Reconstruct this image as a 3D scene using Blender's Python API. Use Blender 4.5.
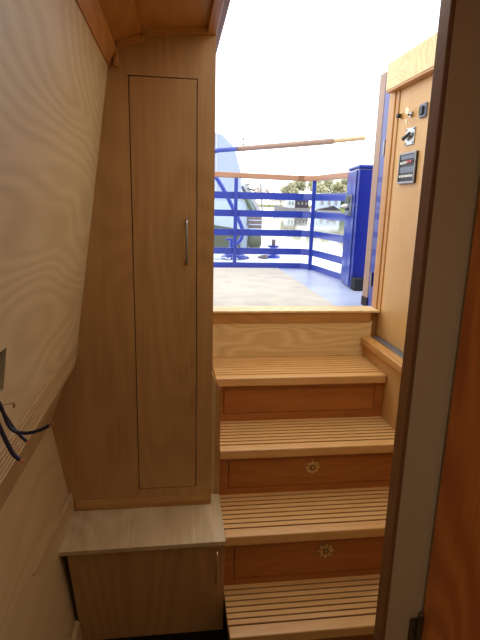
import bpy, bmesh, math, random
from mathutils import Matrix, Vector
random.seed(7)
for o in list(bpy.data.objects): bpy.data.objects.remove(o, do_unlink=True)
scene = bpy.context.scene
COL = scene.collection

# ---------------------------------------------------------------- camera, sky, light, exposure
EYE = Vector((0, 0, 1.46))
PITCH, YAW, ROLL = (math.radians(a) for a in (13.42, 7.43, -1.41))
fwd = Vector((math.sin(YAW) * math.cos(PITCH), math.cos(YAW) * math.cos(PITCH), -math.sin(PITCH)))
rgt = Vector((math.cos(YAW), -math.sin(YAW), 0))
dwn = fwd.cross(rgt)
cr, sr = math.cos(ROLL), math.sin(ROLL)
R0, D0 = cr * rgt + sr * dwn, -sr * rgt + cr * dwn
cam = bpy.data.cameras.new('camera')
cam.sensor_fit = 'VERTICAL'; cam.sensor_height = 24; cam.lens = 490 * 24 / 640
cam.clip_start = 0.02; cam.clip_end = 2000
camo = bpy.data.objects.new('camera', cam); COL.objects.link(camo)
m = Matrix((R0, -D0, -fwd)).transposed().to_4x4(); m.translation = EYE
camo.matrix_world = m
scene.camera = camo
scene.view_settings.view_transform = 'Standard'
scene.view_settings.look = 'None'
scene.view_settings.gamma = 1
scene.view_settings.use_curve_mapping = False
scene.view_settings.exposure = 0.14
w = bpy.data.worlds.new('overcast_sky'); scene.world = w; w.use_nodes = True
nt = w.node_tree; bg = nt.nodes['Background']
bg.inputs['Color'].default_value = (0.95, 0.975, 1.0, 1)
bg.inputs['Strength'].default_value = 2.3

def area(name, loc, rot, sx, sy, power=None, color=(1, 1, 1)):
    l = bpy.data.lights.new(name, 'AREA'); l.shape = 'RECTANGLE'; l.size = sx; l.size_y = sy
    if power is None: l.cycles.is_portal = True
    else: l.energy = power; l.color = color
    o = bpy.data.objects.new(name, l); COL.objects.link(o); o.location = loc; o.rotation_euler = rot
    return o
# portals only guide sky sampling through the open hatch, the doorway and the cabin windows; they emit nothing
area('hatch_portal', (0.58, 1.65, 2.13), (0, 0, 0), 0.9, 1.6)
area('doorway_portal', (0.58, 2.47, 1.52), (math.pi / 2, 0, math.pi), 0.95, 1.2)
area('window_portal', (1.31, -0.6, 1.35), (0, math.pi / 2, 0), 0.5, 0.9)
area('window_portal', (-0.5, -1.3, 1.40), (0, -math.pi / 2, 0), 0.5, 0.9)

# ---------------------------------------------------------------- materials
def srgb(r, g, b):
    f = lambda c: (c / 255 / 12.92) if c <= 10 else ((c / 255 + 0.055) / 1.055) ** 2.4
    return (f(r), f(g), f(b), 1)
def mat(name):
    m = bpy.data.materials.new(name); m.use_nodes = True
    return m, m.node_tree.nodes, m.node_tree.links, m.node_tree.nodes['Principled BSDF']
def wood(name, light, dark, axis='X', rough=0.45, ring=1.0, ringscale=1.0, fiber=1.0, coat=0.15, freq=95):
    m, N, L, P = mat(name)
    tc = N.new('ShaderNodeTexCoord'); oi = N.new('ShaderNodeObjectInfo')
    add = N.new('ShaderNodeVectorMath'); add.operation = 'ADD'
    sc = N.new('ShaderNodeVectorMath'); sc.operation = 'SCALE'; sc.inputs[0].default_value = (7, 11, 5)
    L.new(oi.outputs['Random'], sc.inputs['Scale'])
    L.new(tc.outputs['Object'], add.inputs[0]); L.new(sc.outputs[0], add.inputs[1])
    def mp(across, along):
        n = N.new('ShaderNodeMapping'); n.vector_type = 'POINT'
        s = [across] * 3; s['XYZ'.index(axis)] = along
        n.inputs['Scale'].default_value = s; L.new(add.outputs[0], n.inputs['Vector']); return n
    a = mp(3.2 * ringscale, 0.9 * ringscale)
    n1 = N.new('ShaderNodeTexNoise'); n1.inputs['Scale'].default_value = 1; n1.inputs['Detail'].default_value = 1.5
    n1.inputs['Roughness'].default_value = 0.35
    L.new(a.outputs[0], n1.inputs['Vector'])
    mul = N.new('ShaderNodeMath'); mul.operation = 'MULTIPLY'; mul.inputs[1].default_value = freq
    L.new(n1.outputs['Fac'], mul.inputs[0])
    sn = N.new('ShaderNodeMath'); sn.operation = 'SINE'; L.new(mul.outputs[0], sn.inputs[0])
    r2 = N.new('ShaderNodeMapRange'); r2.inputs['From Min'].default_value = -1; r2.inputs['From Max'].default_value = 1
    L.new(sn.outputs[0], r2.inputs['Value'])
    b = mp(150, 4)
    n2 = N.new('ShaderNodeTexNoise'); n2.inputs['Scale'].default_value = 1; n2.inputs['Detail'].default_value = 2
    L.new(b.outputs[0], n2.inputs['Vector'])
    c = mp(9, 1.2)
    n3 = N.new('ShaderNodeTexNoise'); n3.inputs['Scale'].default_value = 1; n3.inputs['Detail'].default_value = 3
    L.new(c.outputs[0], n3.inputs['Vector'])
    def mad(x, k, y):
        q = N.new('ShaderNodeMath'); q.operation = 'MULTIPLY_ADD'; q.inputs[1].default_value = k
        L.new(x, q.inputs[0])
        if isinstance(y, float): q.inputs[2].default_value = y
        else: L.new(y, q.inputs[2])
        return q.outputs[0]
    v = mad(r2.outputs[0], 0.30 * ring, 0.5 - 0.15 * ring - 0.3 * fiber - 0.3)
    v = mad(n2.outputs['Fac'], 0.6 * fiber, v)
    v = mad(n3.outputs['Fac'], 0.6, v)
    rd = mad(oi.outputs['Random'], 0.12, v)
    mx = N.new('ShaderNodeMix'); mx.data_type = 'RGBA'
    mx.inputs['A'].default_value = srgb(*light); mx.inputs['B'].default_value = srgb(*dark)
    L.new(rd, mx.inputs['Factor'])
    L.new(mx.outputs['Result'], P.inputs['Base Color'])
    P.inputs['Roughness'].default_value = rough
    P.inputs['Coat Weight'].default_value = coat; P.inputs['Coat Roughness'].default_value = 0.25
    bp = N.new('ShaderNodeBump'); bp.inputs['Strength'].default_value = 0.06; bp.inputs['Distance'].default_value = 0.002
    L.new(n2.outputs['Fac'], bp.inputs['Height']); L.new(bp.outputs[0], P.inputs['Normal'])
    return m
def plain(name, col, rough=0.5, metal=0.0, var=0.08, scale=20, bump=0.0, spec=0.5, coat=0.0):
    m, N, L, P = mat(name)
    tc = N.new('ShaderNodeTexCoord'); n = N.new('ShaderNodeTexNoise'); n.inputs['Scale'].default_value = scale
    n.inputs['Detail'].default_value = 4
    L.new(tc.outputs['Object'], n.inputs['Vector'])
    mx = N.new('ShaderNodeMix'); mx.data_type = 'RGBA'
    c = srgb(*col)
    mx.inputs['A'].default_value = tuple(x * (1 - var * 2) for x in c[:3]) + (1,)
    mx.inputs['B'].default_value = tuple(min(1, x * (1 + var * 2)) for x in c[:3]) + (1,)
    L.new(n.outputs['Fac'], mx.inputs['Factor']); L.new(mx.outputs['Result'], P.inputs['Base Color'])
    P.inputs['Roughness'].default_value = rough; P.inputs['Metallic'].default_value = metal
    P.inputs['Specular IOR Level'].default_value = spec; P.inputs['Coat Weight'].default_value = coat
    if bump:
        b = N.new('ShaderNodeBump'); b.inputs['Strength'].default_value = bump; b.inputs['Distance'].default_value = 0.003
        L.new(n.outputs['Fac'], b.inputs['Height']); L.new(b.outputs[0], P.inputs['Normal'])
    return m
W = {}
W['panel_z'] = wood('oak_veneer_upright', (198, 150, 92), (158, 112, 60), 'Z', ring=0.8)
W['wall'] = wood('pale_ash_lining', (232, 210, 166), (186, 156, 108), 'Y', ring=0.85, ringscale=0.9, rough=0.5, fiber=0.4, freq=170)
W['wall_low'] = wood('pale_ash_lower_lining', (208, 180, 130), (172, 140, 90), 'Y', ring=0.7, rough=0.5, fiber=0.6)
W['trim_y'] = wood('light_oak_trim_lengthwise', (198, 168, 120), (164, 128, 82), 'Y', ring=0.6, ringscale=1.5)
W['oak_y'] = wood('golden_oak_lengthwise', (212, 160, 88), (168, 112, 50), 'Y', ring=0.8)
W['oak_x'] = wood('golden_oak_crosswise', (206, 152, 82), (164, 108, 48), 'X', ring=0.8)
W['oak_z'] = wood('golden_oak_upright', (212, 160, 86), (172, 114, 50), 'Z', ring=0.5)
W['slat'] = wood('tread_oak', (240, 192, 122), (204, 146, 80), 'X', ring=0.4, rough=0.38)
W['drawer'] = wood('reddish_cherry_veneer', (196, 124, 54), (150, 84, 28), 'X', ring=0.5, rough=0.45, coat=0.0)
W['ply'] = wood('pale_birch_ply', (246, 218, 156), (212, 172, 108), 'X', ring=1.3, ringscale=1.5, freq=140)
W['boxtop'] = wood('bleached_ash_top', (216, 190, 146), (174, 144, 100), 'Y', ring=0.9, fiber=1.3, rough=0.4)
W['roof'] = wood('ceiling_ply', (210, 152, 84), (172, 114, 56), 'Y', ring=0.9)
W['console'] = wood('instrument_panel_oak', (224, 180, 112), (198, 150, 84), 'Z', ring=0.25, fiber=0.5, rough=0.5)
W['pine'] = wood('orange_pine', (244, 156, 80), (194, 108, 48), 'Z', ring=1.6, ringscale=1.3, rough=0.4)
W['post'] = wood('beige_post_veneer', (228, 210, 172), (208, 188, 148), 'Z', ring=0.2, fiber=0.5)
W['postedge'] = wood('brown_post_edge', (160, 118, 76), (126, 88, 54), 'Z', ring=0.4)
W['rail'] = wood('varnished_handrail', (190, 142, 108), (160, 112, 82), 'X', ring=0.4, rough=0.4)
W['tiller'] = wood('weathered_tiller_wood', (176, 142, 120), (140, 108, 90), 'X', ring=0.3)
W['tillertip'] = wood('pale_turned_handle', (214, 184, 142), (186, 150, 104), 'X', ring=0.3)
W['doortan'] = wood('sun_bleached_door_lining', (172, 138, 112), (148, 112, 86), 'Z', ring=0.3)
W['caulk'] = plain('dark_caulking', (26, 14, 7), 0.9)
W['floor'] = wood('dark_floor_boards', (80, 56, 38), (50, 34, 22), 'Y')
W['gap'] = plain('shadow_gap_paint', (40, 24, 14), 0.8)
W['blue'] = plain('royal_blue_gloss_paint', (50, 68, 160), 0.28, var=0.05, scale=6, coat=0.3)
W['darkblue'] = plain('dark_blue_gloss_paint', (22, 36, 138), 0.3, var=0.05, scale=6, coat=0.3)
W['steel'] = plain('brushed_steel', (170, 170, 168), 0.3, 1.0)
W['frame'] = plain('dull_silver_frame', (150, 146, 146), 0.4, 0.7)
W['mould_x'] = wood('oak_moulding_crosswise', (198, 146, 82), (156, 104, 48), 'X', ring=0.6)
W['brass'] = plain('dull_brass', (206, 178, 122), 0.34, 0.85, var=0.15, scale=60)
W['brassdark'] = plain('tarnished_brass', (112, 94, 62), 0.5, 0.5)
W['black'] = plain('black_plastic', (22, 20, 20), 0.45)
W['rubber'] = plain('black_rubber', (26, 26, 28), 0.8)
W['white'] = plain('white_plastic', (236, 232, 222), 0.4)
W['cream'] = plain('cream_tag', (234, 216, 176), 0.5)
W['red'] = plain('red_lens', (200, 60, 80), 0.3)
W['greyface'] = plain('grey_gauge_face', (104, 110, 128), 0.4)
W['copper'] = plain('bare_copper', (196, 110, 84), 0.4, 0.6)
W['wire'] = plain('dark_blue_wire_sleeve', (22, 24, 52), 0.4)
W['track'] = plain('grey_blue_metal_track', (110, 116, 132), 0.4, 0.5, var=0.2, scale=60)
W['deckboard'] = plain('worn_beige_deck_board', (190, 180, 166), 0.8, var=0.14, scale=7, bump=0.1)
W['deck'] = plain('pale_blue_deck_paint', (164, 172, 198), 0.4, var=0.14, scale=5)
W['counter'] = plain('white_blue_deck_paint', (192, 202, 224), 0.5, var=0.05)
W['bwhite'] = plain('pale_blue_white_canvas', (164, 176, 204), 0.7, var=0.03, scale=2)
W['hullwhite'] = plain('pale_hull_paint', (176, 192, 216), 0.5, var=0.04, scale=2)
W['olive'] = plain('olive_hull_paint', (84, 90, 78), 0.6, scale=3)
W['darkglass'] = plain('smoked_glass', (120, 140, 140), 0.1, var=0.1)
W['fender'] = plain('brown_rope_fender', (112, 100, 100), 0.85, scale=12, var=0.2)
W['hullgrey'] = plain('weathered_grey_hull', (140, 138, 144), 0.7, var=0.15, scale=2)
W['cover'] = plain('white_canvas_cover', (196, 198, 206), 0.8)
W['dark'] = plain('dark_boat_cabin', (56, 48, 56), 0.7, var=0.2, scale=3)
W['foliage'] = plain('hazed_grey_green_foliage', (196, 194, 160), 0.9, var=0.2, scale=0.6)  # distance haze is put into this pale leaf colour
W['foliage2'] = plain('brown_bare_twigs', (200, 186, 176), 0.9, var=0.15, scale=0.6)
W['foliage3'] = plain('dark_green_hedge', (110, 126, 92), 0.9, var=0.2, scale=0.6)
W['bark'] = plain('grey_bark', (120, 106, 96), 0.9)
W['reed'] = plain('pale_green_reeds', (158, 172, 104), 0.9, var=0.2, scale=3)
W['bank'] = plain('grassy_bank', (140, 142, 92), 0.9, var=0.2, scale=0.4)
W['roofsteel'] = plain('roof_paint', (60, 66, 120), 0.5)
# water
m, N, L, P = mat('canal_water')
P.inputs['Base Color'].default_value = srgb(170, 172, 162); P.inputs['Roughness'].default_value = 0.05
P.inputs['Specular IOR Level'].default_value = 0.9
tc = N.new('ShaderNodeTexCoord'); n = N.new('ShaderNodeTexNoise'); n.inputs['Scale'].default_value = 1.6; n.inputs['Detail'].default_value = 3
mp = N.new('ShaderNodeMapping'); mp.inputs['Scale'].default_value = (1, 0.5, 1)
L.new(tc.outputs['Object'], mp.inputs['Vector']); L.new(mp.outputs[0], n.inputs['Vector'])
b = N.new('ShaderNodeBump'); b.inputs['Strength'].default_value = 0.05; b.inputs['Distance'].default_value = 0.05
L.new(n.outputs['Fac'], b.inputs['Height']); L.new(b.outputs[0], P.inputs['Normal'])
W['water'] = m

# ---------------------------------------------------------------- mesh helpers
class MB:
    def __init__(s): s.bm = bmesh.new()
    def box(s, x0, x1, y0, y1, z0, z1):
        v = [s.bm.verts.new(p) for p in ((x0, y0, z0), (x1, y0, z0), (x1, y1, z0), (x0, y1, z0), (x0, y0, z1), (x1, y0, z1), (x1, y1, z1), (x0, y1, z1))]
        for f in ((3, 2, 1, 0), (4, 5, 6, 7), (0, 1, 5, 4), (1, 2, 6, 5), (2, 3, 7, 6), (3, 0, 4, 7)): s.bm.faces.new([v[i] for i in f])
        return s
    def hull8(s, a, b):     # loft between two polygons of equal length
        va = [s.bm.verts.new(p) for p in a]; vb = [s.bm.verts.new(p) for p in b]; n = len(a)
        s.bm.faces.new(va[::-1]); s.bm.faces.new(vb)
        for i in range(n): s.bm.faces.new((va[i], va[(i + 1) % n], vb[(i + 1) % n], vb[i]))
        return s
    def prism_y(s, prof, y0, y1): return s.hull8([(x, y0, z) for x, z in prof], [(x, y1, z) for x, z in prof])
    def prism_z(s, prof, z0, z1): return s.hull8([(x, y, z0) for x, y in prof], [(x, y, z1) for x, y in prof])
    def prism_x(s, prof, x0, x1): return s.hull8([(x0, y, z) for y, z in prof], [(x1, y, z) for y, z in prof])
    def tube(s, pts, r, n=10, caps=True):
        pts = [Vector(p) for p in pts]; rings = []; up = None
        rr = r if isinstance(r, (list, tuple)) else [r] * len(pts)
        for i, p in enumerate(pts):
            t = (pts[min(i + 1, len(pts) - 1)] - pts[max(i - 1, 0)]).normalized()
            if up is None: up = Vector((0, 0, 1)) if abs(t.z) < 0.9 else Vector((1, 0, 0))
            u = (up - t * up.dot(t)).normalized(); v = t.cross(u); up = u
            rings.append([s.bm.verts.new(p + (u * math.cos(a) + v * math.sin(a)) * rr[i]) for a in (2 * math.pi * k / n for k in range(n))])
        for A, B in zip(rings, rings[1:]):
            for k in range(n): s.bm.faces.new((A[k], A[(k + 1) % n], B[(k + 1) % n], B[k]))
        if caps: s.bm.faces.new(rings[0][::-1]); s.bm.faces.new(rings[-1])
        return s
    def ring(s, c, R, r, ax='Y', n=24, k=8):
        c = Vector(c); rows = []
        for i in range(n):
            a = 2 * math.pi * i / n
            d = {'Y': Vector((math.cos(a), 0, math.sin(a))), 'X': Vector((0, math.cos(a), math.sin(a))), 'Z': Vector((math.cos(a), math.sin(a), 0))}[ax]
            e = {'Y': Vector((0, 1, 0)), 'X': Vector((1, 0, 0)), 'Z': Vector((0, 0, 1))}[ax]
            rows.append([s.bm.verts.new(c + d * (R + r * math.cos(b)) + e * r * math.sin(b)) for b in (2 * math.pi * j / k for j in range(k))])
        for i in range(n):
            for j in range(k): s.bm.faces.new((rows[i][j], rows[(i + 1) % n][j], rows[(i + 1) % n][(j + 1) % k], rows[i][(j + 1) % k]))
        return s
    def sweep(s, path, half, z0, z1):   # flat bar following a plan path
        P = [Vector((p[0], p[1])) for p in path]; secs = []
        for i, p in enumerate(P):
            t = (P[min(i + 1, len(P) - 1)] - P[max(i - 1, 0)]).normalized(); nn = Vector((-t.y, t.x)) * half
            a, b = p + nn, p - nn
            secs.append([s.bm.verts.new(q) for q in ((a.x, a.y, z0), (b.x, b.y, z0), (b.x, b.y, z1), (a.x, a.y, z1))])
        for A, B in zip(secs, secs[1:]):
            for k in range(4): s.bm.faces.new((A[k], A[(k + 1) % 4], B[(k + 1) % 4], B[k]))
        s.bm.faces.new(secs[0][::-1]); s.bm.faces.new(secs[-1]); return s
    def build(s, name, mt, parent=None, bevel=0.0, smooth=False, seg=2):
        bmesh.ops.recalc_face_normals(s.bm, faces=s.bm.faces)
        me = bpy.data.meshes.new(name); s.bm.to_mesh(me); s.bm.free()
        me.materials.append(mt)
        if smooth:
            for p in me.polygons: p.use_smooth = True
        o = bpy.data.objects.new(name, me); COL.objects.link(o)
        if parent is not None:
            o.parent = parent; o.matrix_parent_inverse = Matrix.Translation(-total(parent))
        if bevel:
            md = o.modifiers.new('bevel', 'BEVEL'); md.width = bevel; md.segments = seg; md.limit_method = 'ANGLE'
        return o
def total(o):
    v = Vector((0, 0, 0))
    return v + o.location if o.type == 'EMPTY' else v     # part meshes carry world coordinates
def tag(o, label=None, cat=None, group=None, kind=None):
    if label: o['label'] = label
    if cat: o['category'] = cat
    if group: o['group'] = group
    if kind: o['kind'] = kind
    return o
def thing(name, label, cat, loc, group=None):
    o = bpy.data.objects.new(name, None); COL.objects.link(o); o.location = loc; o.empty_display_size = 0.05
    return tag(o, label, cat, group)
def struct(name, mb, mt, label, bevel=0.0, cat='structure'):
    return tag(mb.build(name, mt, None, bevel), label, cat, None, 'structure')
def bx(*a): return MB().box(*a)

# ================================================================ CABIN SHELL
FL = -0.17
struct('floor', bx(-0.62, 1.34, -2.2, 2.42, FL - 0.03, FL), W['floor'], 'dark cabin floor at the foot of the steps', cat='floor')
# upper left lining: leans inwards (tumblehome); outlined cell by cell so that the socket cut-out is a real hole
def ux(z): return -0.357 + (z - 0.933) * (-0.219 + 0.352) / (1.798 - 0.933)
mb = MB(); Y_ = [-2.2, 0.60, 0.926, 1.745]; Z_ = [0.90, 1.104, 1.188, 1.95]
for i in range(3):
    for j in range(3):
        if i == 1 and j == 1: continue
        if i == 0 and j == 2:      # unseen window opening added behind the camera for light on post and door
            for (a, b, c, d) in ((-2.2, -1.75, 1.19, 1.95), (-0.85, 0.60, 1.19, 1.95), (-1.75, -0.85, 1.65, 1.95)):
                mb.prism_y([(ux(c), c), (ux(d), d), (ux(d) - 0.018, d), (ux(c) - 0.018, c)], a, b)
            continue
        a, b = Z_[j], Z_[j + 1]
        mb.prism_y([(ux(a), a), (ux(b), b), (ux(b) - 0.018, b), (ux(a) - 0.018, a)], Y_[i], Y_[i + 1])
bmesh.ops.remove_doubles(mb.bm, verts=mb.bm.verts, dist=1e-5)
struct('wall_left', mb, W['wall'], 'pale ash-veneered cabin side leaning inwards above the gunwale trim', cat='wall')
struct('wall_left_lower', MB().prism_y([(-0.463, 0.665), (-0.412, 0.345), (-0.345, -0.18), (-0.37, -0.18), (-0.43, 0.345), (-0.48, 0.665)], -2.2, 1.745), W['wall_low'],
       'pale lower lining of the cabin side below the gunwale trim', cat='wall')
# gunwale trim: grooved top band that tapers towards the wardrobe, and the splayed face under it
t = thing('gunwale_trim', 'pale oak gunwale trim running along the left cabin side to the wardrobe', 'trim', (-0.35, 0.9, 0.93)); t['kind'] = 'structure'
def gsec(y, k): return [(-0.3555, y, 0.975), (-0.350 + k, y, 0.968), (-0.369 + k, y, 0.876), (-0.374 + k, y, 0.868), (-0.395, y, 0.868), (-0.375, y, 0.975)]
MB().hull8(gsec(-2.2, 0.006), gsec(1.735, 0.001)).build('top_band', W['trim_y'], t, 0.002)
for k in range(5):
    u = (k + 0.6) / 5.4
    q = lambda y, kk: (-0.350 + kk - 0.019 * u + 0.0005, y, 0.968 - 0.092 * u)
    MB().tube([q(-2.0, 0.006), q(1.73, 0.001)], 0.0026, 6).build('bead', W['trim_y'], t)
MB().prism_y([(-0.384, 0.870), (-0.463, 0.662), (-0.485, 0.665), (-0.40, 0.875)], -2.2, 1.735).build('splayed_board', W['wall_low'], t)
struct('baseboard_left', MB().prism_y([(-0.366, 0.01), (-0.352, 0.0), (-0.334, -0.165), (-0.345, -0.165)], -2.2, 1.50), W['trim_y'], 'pale skirting strip at the foot of the left cabin side', 0.001, cat='baseboard')
struct('trim_1', MB().hull8([(-0.426, 1.27, 0.404), (-0.414, 1.27, 0.402), (-0.415, 1.27, 0.397), (-0.426, 1.27, 0.396)],
                            [(-0.412, 1.72, 0.374), (-0.399, 1.72, 0.370), (-0.398, 1.72, 0.362), (-0.412, 1.72, 0.362)]), W['trim_y'], 'thin pale bead on the lower left lining above the low cupboard', cat='trim')
struct('trim_2', MB().hull8([(-0.43, 1.30, 0.39), (-0.417, 1.30, 0.388), (-0.408, 1.30, 0.29), (-0.42, 1.30, 0.29)], [(-0.413, 1.722, 0.368), (-0.401, 1.722, 0.365), (-0.396, 1.722, 0.29), (-0.406, 1.722, 0.29)]), W['wall_low'], 'pale board against the left lining beside the low cupboard top', 0.001, cat='trim')
# ceiling
struct('ceiling', MB().prism_y([(-0.235, 1.913), (-0.108, 1.964), (-0.108, 1.985), (-0.235, 1.94)], -2.2, 1.745)
       .prism_y([(-0.108, 1.974), (0.120, 1.997), (0.120, 2.02), (-0.108, 2.0)], -2.2, 2.40)
       .box(0.12, 1.34, -2.2, 0.86, 2.0, 2.02), W['roof'], 'ply cabin ceiling beside the open hatch', cat='ceiling')
struct('ceiling_roof_plate', bx(-0.60, 0.118, -2.2, 2.46, 2.02, 2.05).box(0.118, 1.4, -2.2, 0.86, 2.02, 2.05), W['roofsteel'], 'steel roof plate over the cabin', cat='roof')
CT = [(-0.222, 1.872), (-0.209, 1.866), (-0.186, 1.912), (-0.186, 1.927), (-0.198, 1.932), (-0.222, 1.90)]
struct('trim_3', MB().hull8([(x, 1.722, z) for x, z in CT], [(x, -2.2, z + 0.03) for x, z in CT]), W['roof'], 'brown cornice trim between left cabin side and ceiling', 0.002, cat='trim')
struct('trim_4', bx(0.098, 0.126, -2.2, 1.742, 1.976, 2.004), W['roof'], 'narrow batten along the hatch edge of the ceiling', 0.002, cat='trim')
struct('trim_5', MB().hull8([(-0.112, 1.698, 1.954), (-0.112, 1.698, 1.976), (0.100, 1.698, 1.997), (0.100, 1.698, 1.975)], [(-0.112, 1.722, 1.954), (-0.112, 1.722, 1.976), (0.100, 1.722, 1.997), (0.100, 1.722, 1.975)]), W['oak_x'], 'moulding across the head of the wardrobe under the ceiling', 0.001, cat='trim')
struct('trim_6', MB().hull8([(-0.184, 1.698, 1.918), (-0.184, 1.698, 1.935), (-0.10, 1.698, 1.964), (-0.10, 1.698, 1.943)], [(-0.184, 1.722, 1.918), (-0.184, 1.722, 1.935), (-0.10, 1.722, 1.964), (-0.10, 1.722, 1.943)]), W['oak_x'], 'short lower moulding at the wardrobe head beside the cornice', 0.001, cat='trim')
struct('trim_7', bx(-0.192, -0.180, 1.700, 1.722, 1.866, 1.924), W['oak_z'], 'tiny upright batten end under the cornice', 0.001, cat='trim')
struct('hatch_runner', bx(0.126, 0.148, 0.86, 2.46, 1.998, 2.045), W['postedge'], 'left runner of the open sliding hatch', 0.001, cat='trim')
fillo = thing('added_fill_light', 'added square fill light under the ceiling, unseen behind the viewpoint', 'fill_lamp', (0.15, -0.55, 2.0))  # unseen fixture added to brighten the door post and pine door
bx(-0.10, 0.40, -0.80, -0.30, 1.982, 1.9995).build('housing', W['white'], fillo, 0.003)
area('cabin_fill', (0.15, -0.55, 1.978), (0, 0, 0), 0.45, 0.45, 2.4, (1.0, 0.95, 0.86))
# rear cabin (behind the camera): right side with a window opening, end wall
struct('wall_right_aft', bx(1.31, 1.34, -2.2, -1.05, FL, 2.0).box(1.31, 1.34, -0.15, 0.84, FL, 2.0).box(1.31, 1.34, -1.05, -0.15, FL, 1.10).box(1.31, 1.34, -1.05, -0.15, 1.60, 2.0), W['wall'], 'right cabin side forward of the doorway', cat='wall')
struct('wall_back', bx(-0.64, 1.34, -2.23, -2.2, FL, 2.02), W['wall'], 'far forward cabin end wall', cat='wall')
# aft bulkhead (steel outside)
struct('wall_stern', bx(-0.60, 0.13, 2.40, 2.46, -0.2, 2.02).box(1.10, 1.6, 2.49, 2.53, 0.30, 2.05), W['blue'], 'blue painted steel stern bulkhead around the doorway', cat='wall')
struct('wall_stern_lower', bx(0.13, 1.31, 2.40, 2.46, -0.2, 0.925), W['oak_x'], 'inner lining under the door sill', cat='wall')
struct('hull_side', bx(-0.64, -0.60, -2.2, -1.75, FL - 0.05, 2.05).box(-0.64, -0.60, -0.85, 2.46, FL - 0.05, 2.05).box(-0.64, -0.60, -1.75, -0.85, FL - 0.05, 1.12).box(-0.64, -0.60, -1.75, -0.85, 1.72, 2.05), W['blue'], 'blue painted steel cabin side outside', cat='wall')

# ================================================================ DOORWAY POST, BULKHEAD AND PINE DOOR AT THE RIGHT
t = thing('door_1', 'beige door post with brown edge at the right of the doorway', 'door frame', (0.45, 0.81, FL)); t['kind'] = 'structure'
bx(0.427, 0.505, 0.80, 0.826, FL, 1.98).build('post_face', W['post'], t, 0.002)
bx(0.4185, 0.4275, 0.798, 0.834, FL, 1.98).build('post_edge', W['postedge'], t, 0.002)
bx(-0.30, 1.30, 0.80, 0.83, 1.92, 2.0).build('door_head', W['post'], t)
struct('bulkhead', bx(0.5055, 1.31, 0.80, 0.828, FL, 1.98), W['post'], 'bulkhead beside the door post', cat='wall')
t = thing('door_2', 'orange pine door standing open at the right edge beside the post', 'door', (0.52, 0.5, FL)); t['kind'] = 'structure'
MB().hull8([(0.501, 0.792, FL + 0.02), (0.535, 0.795, FL + 0.02), (0.60, 0.15, FL + 0.02), (0.566, 0.147, FL + 0.02)],
           [(0.501, 0.792, 1.90), (0.535, 0.795, 1.90), (0.60, 0.15, 1.90), (0.566, 0.147, 1.90)]).build('leaf', W['pine'], t, 0.002)
def hinge(z, parent):
    h = bx(0.478, 0.499, 0.7965, 0.7985, z - 0.035, z + 0.025).build('hinge_plate', W['brassdark'], parent)
    MB().tube([(0.497, 0.789, z - 0.035), (0.497, 0.789, z + 0.035)], 0.0055, 10).build('hinge_barrel', W['brassdark'], h)
    MB().tube([(0.497, 0.789, z + 0.035), (0.497, 0.789, z + 0.042), (0.497, 0.789, z + 0.047)], [0.004, 0.006, 0.002], 10).build('finial', W['brassdark'], h)
    for k in (-0.02, 0.01): MB().tube([(0.486, 0.7965, z + k), (0.486, 0.794, z + k)], 0.0035, 8).build('screw', W['steel'], h)
hinge(0.600, t); hinge(1.86, t)

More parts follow.
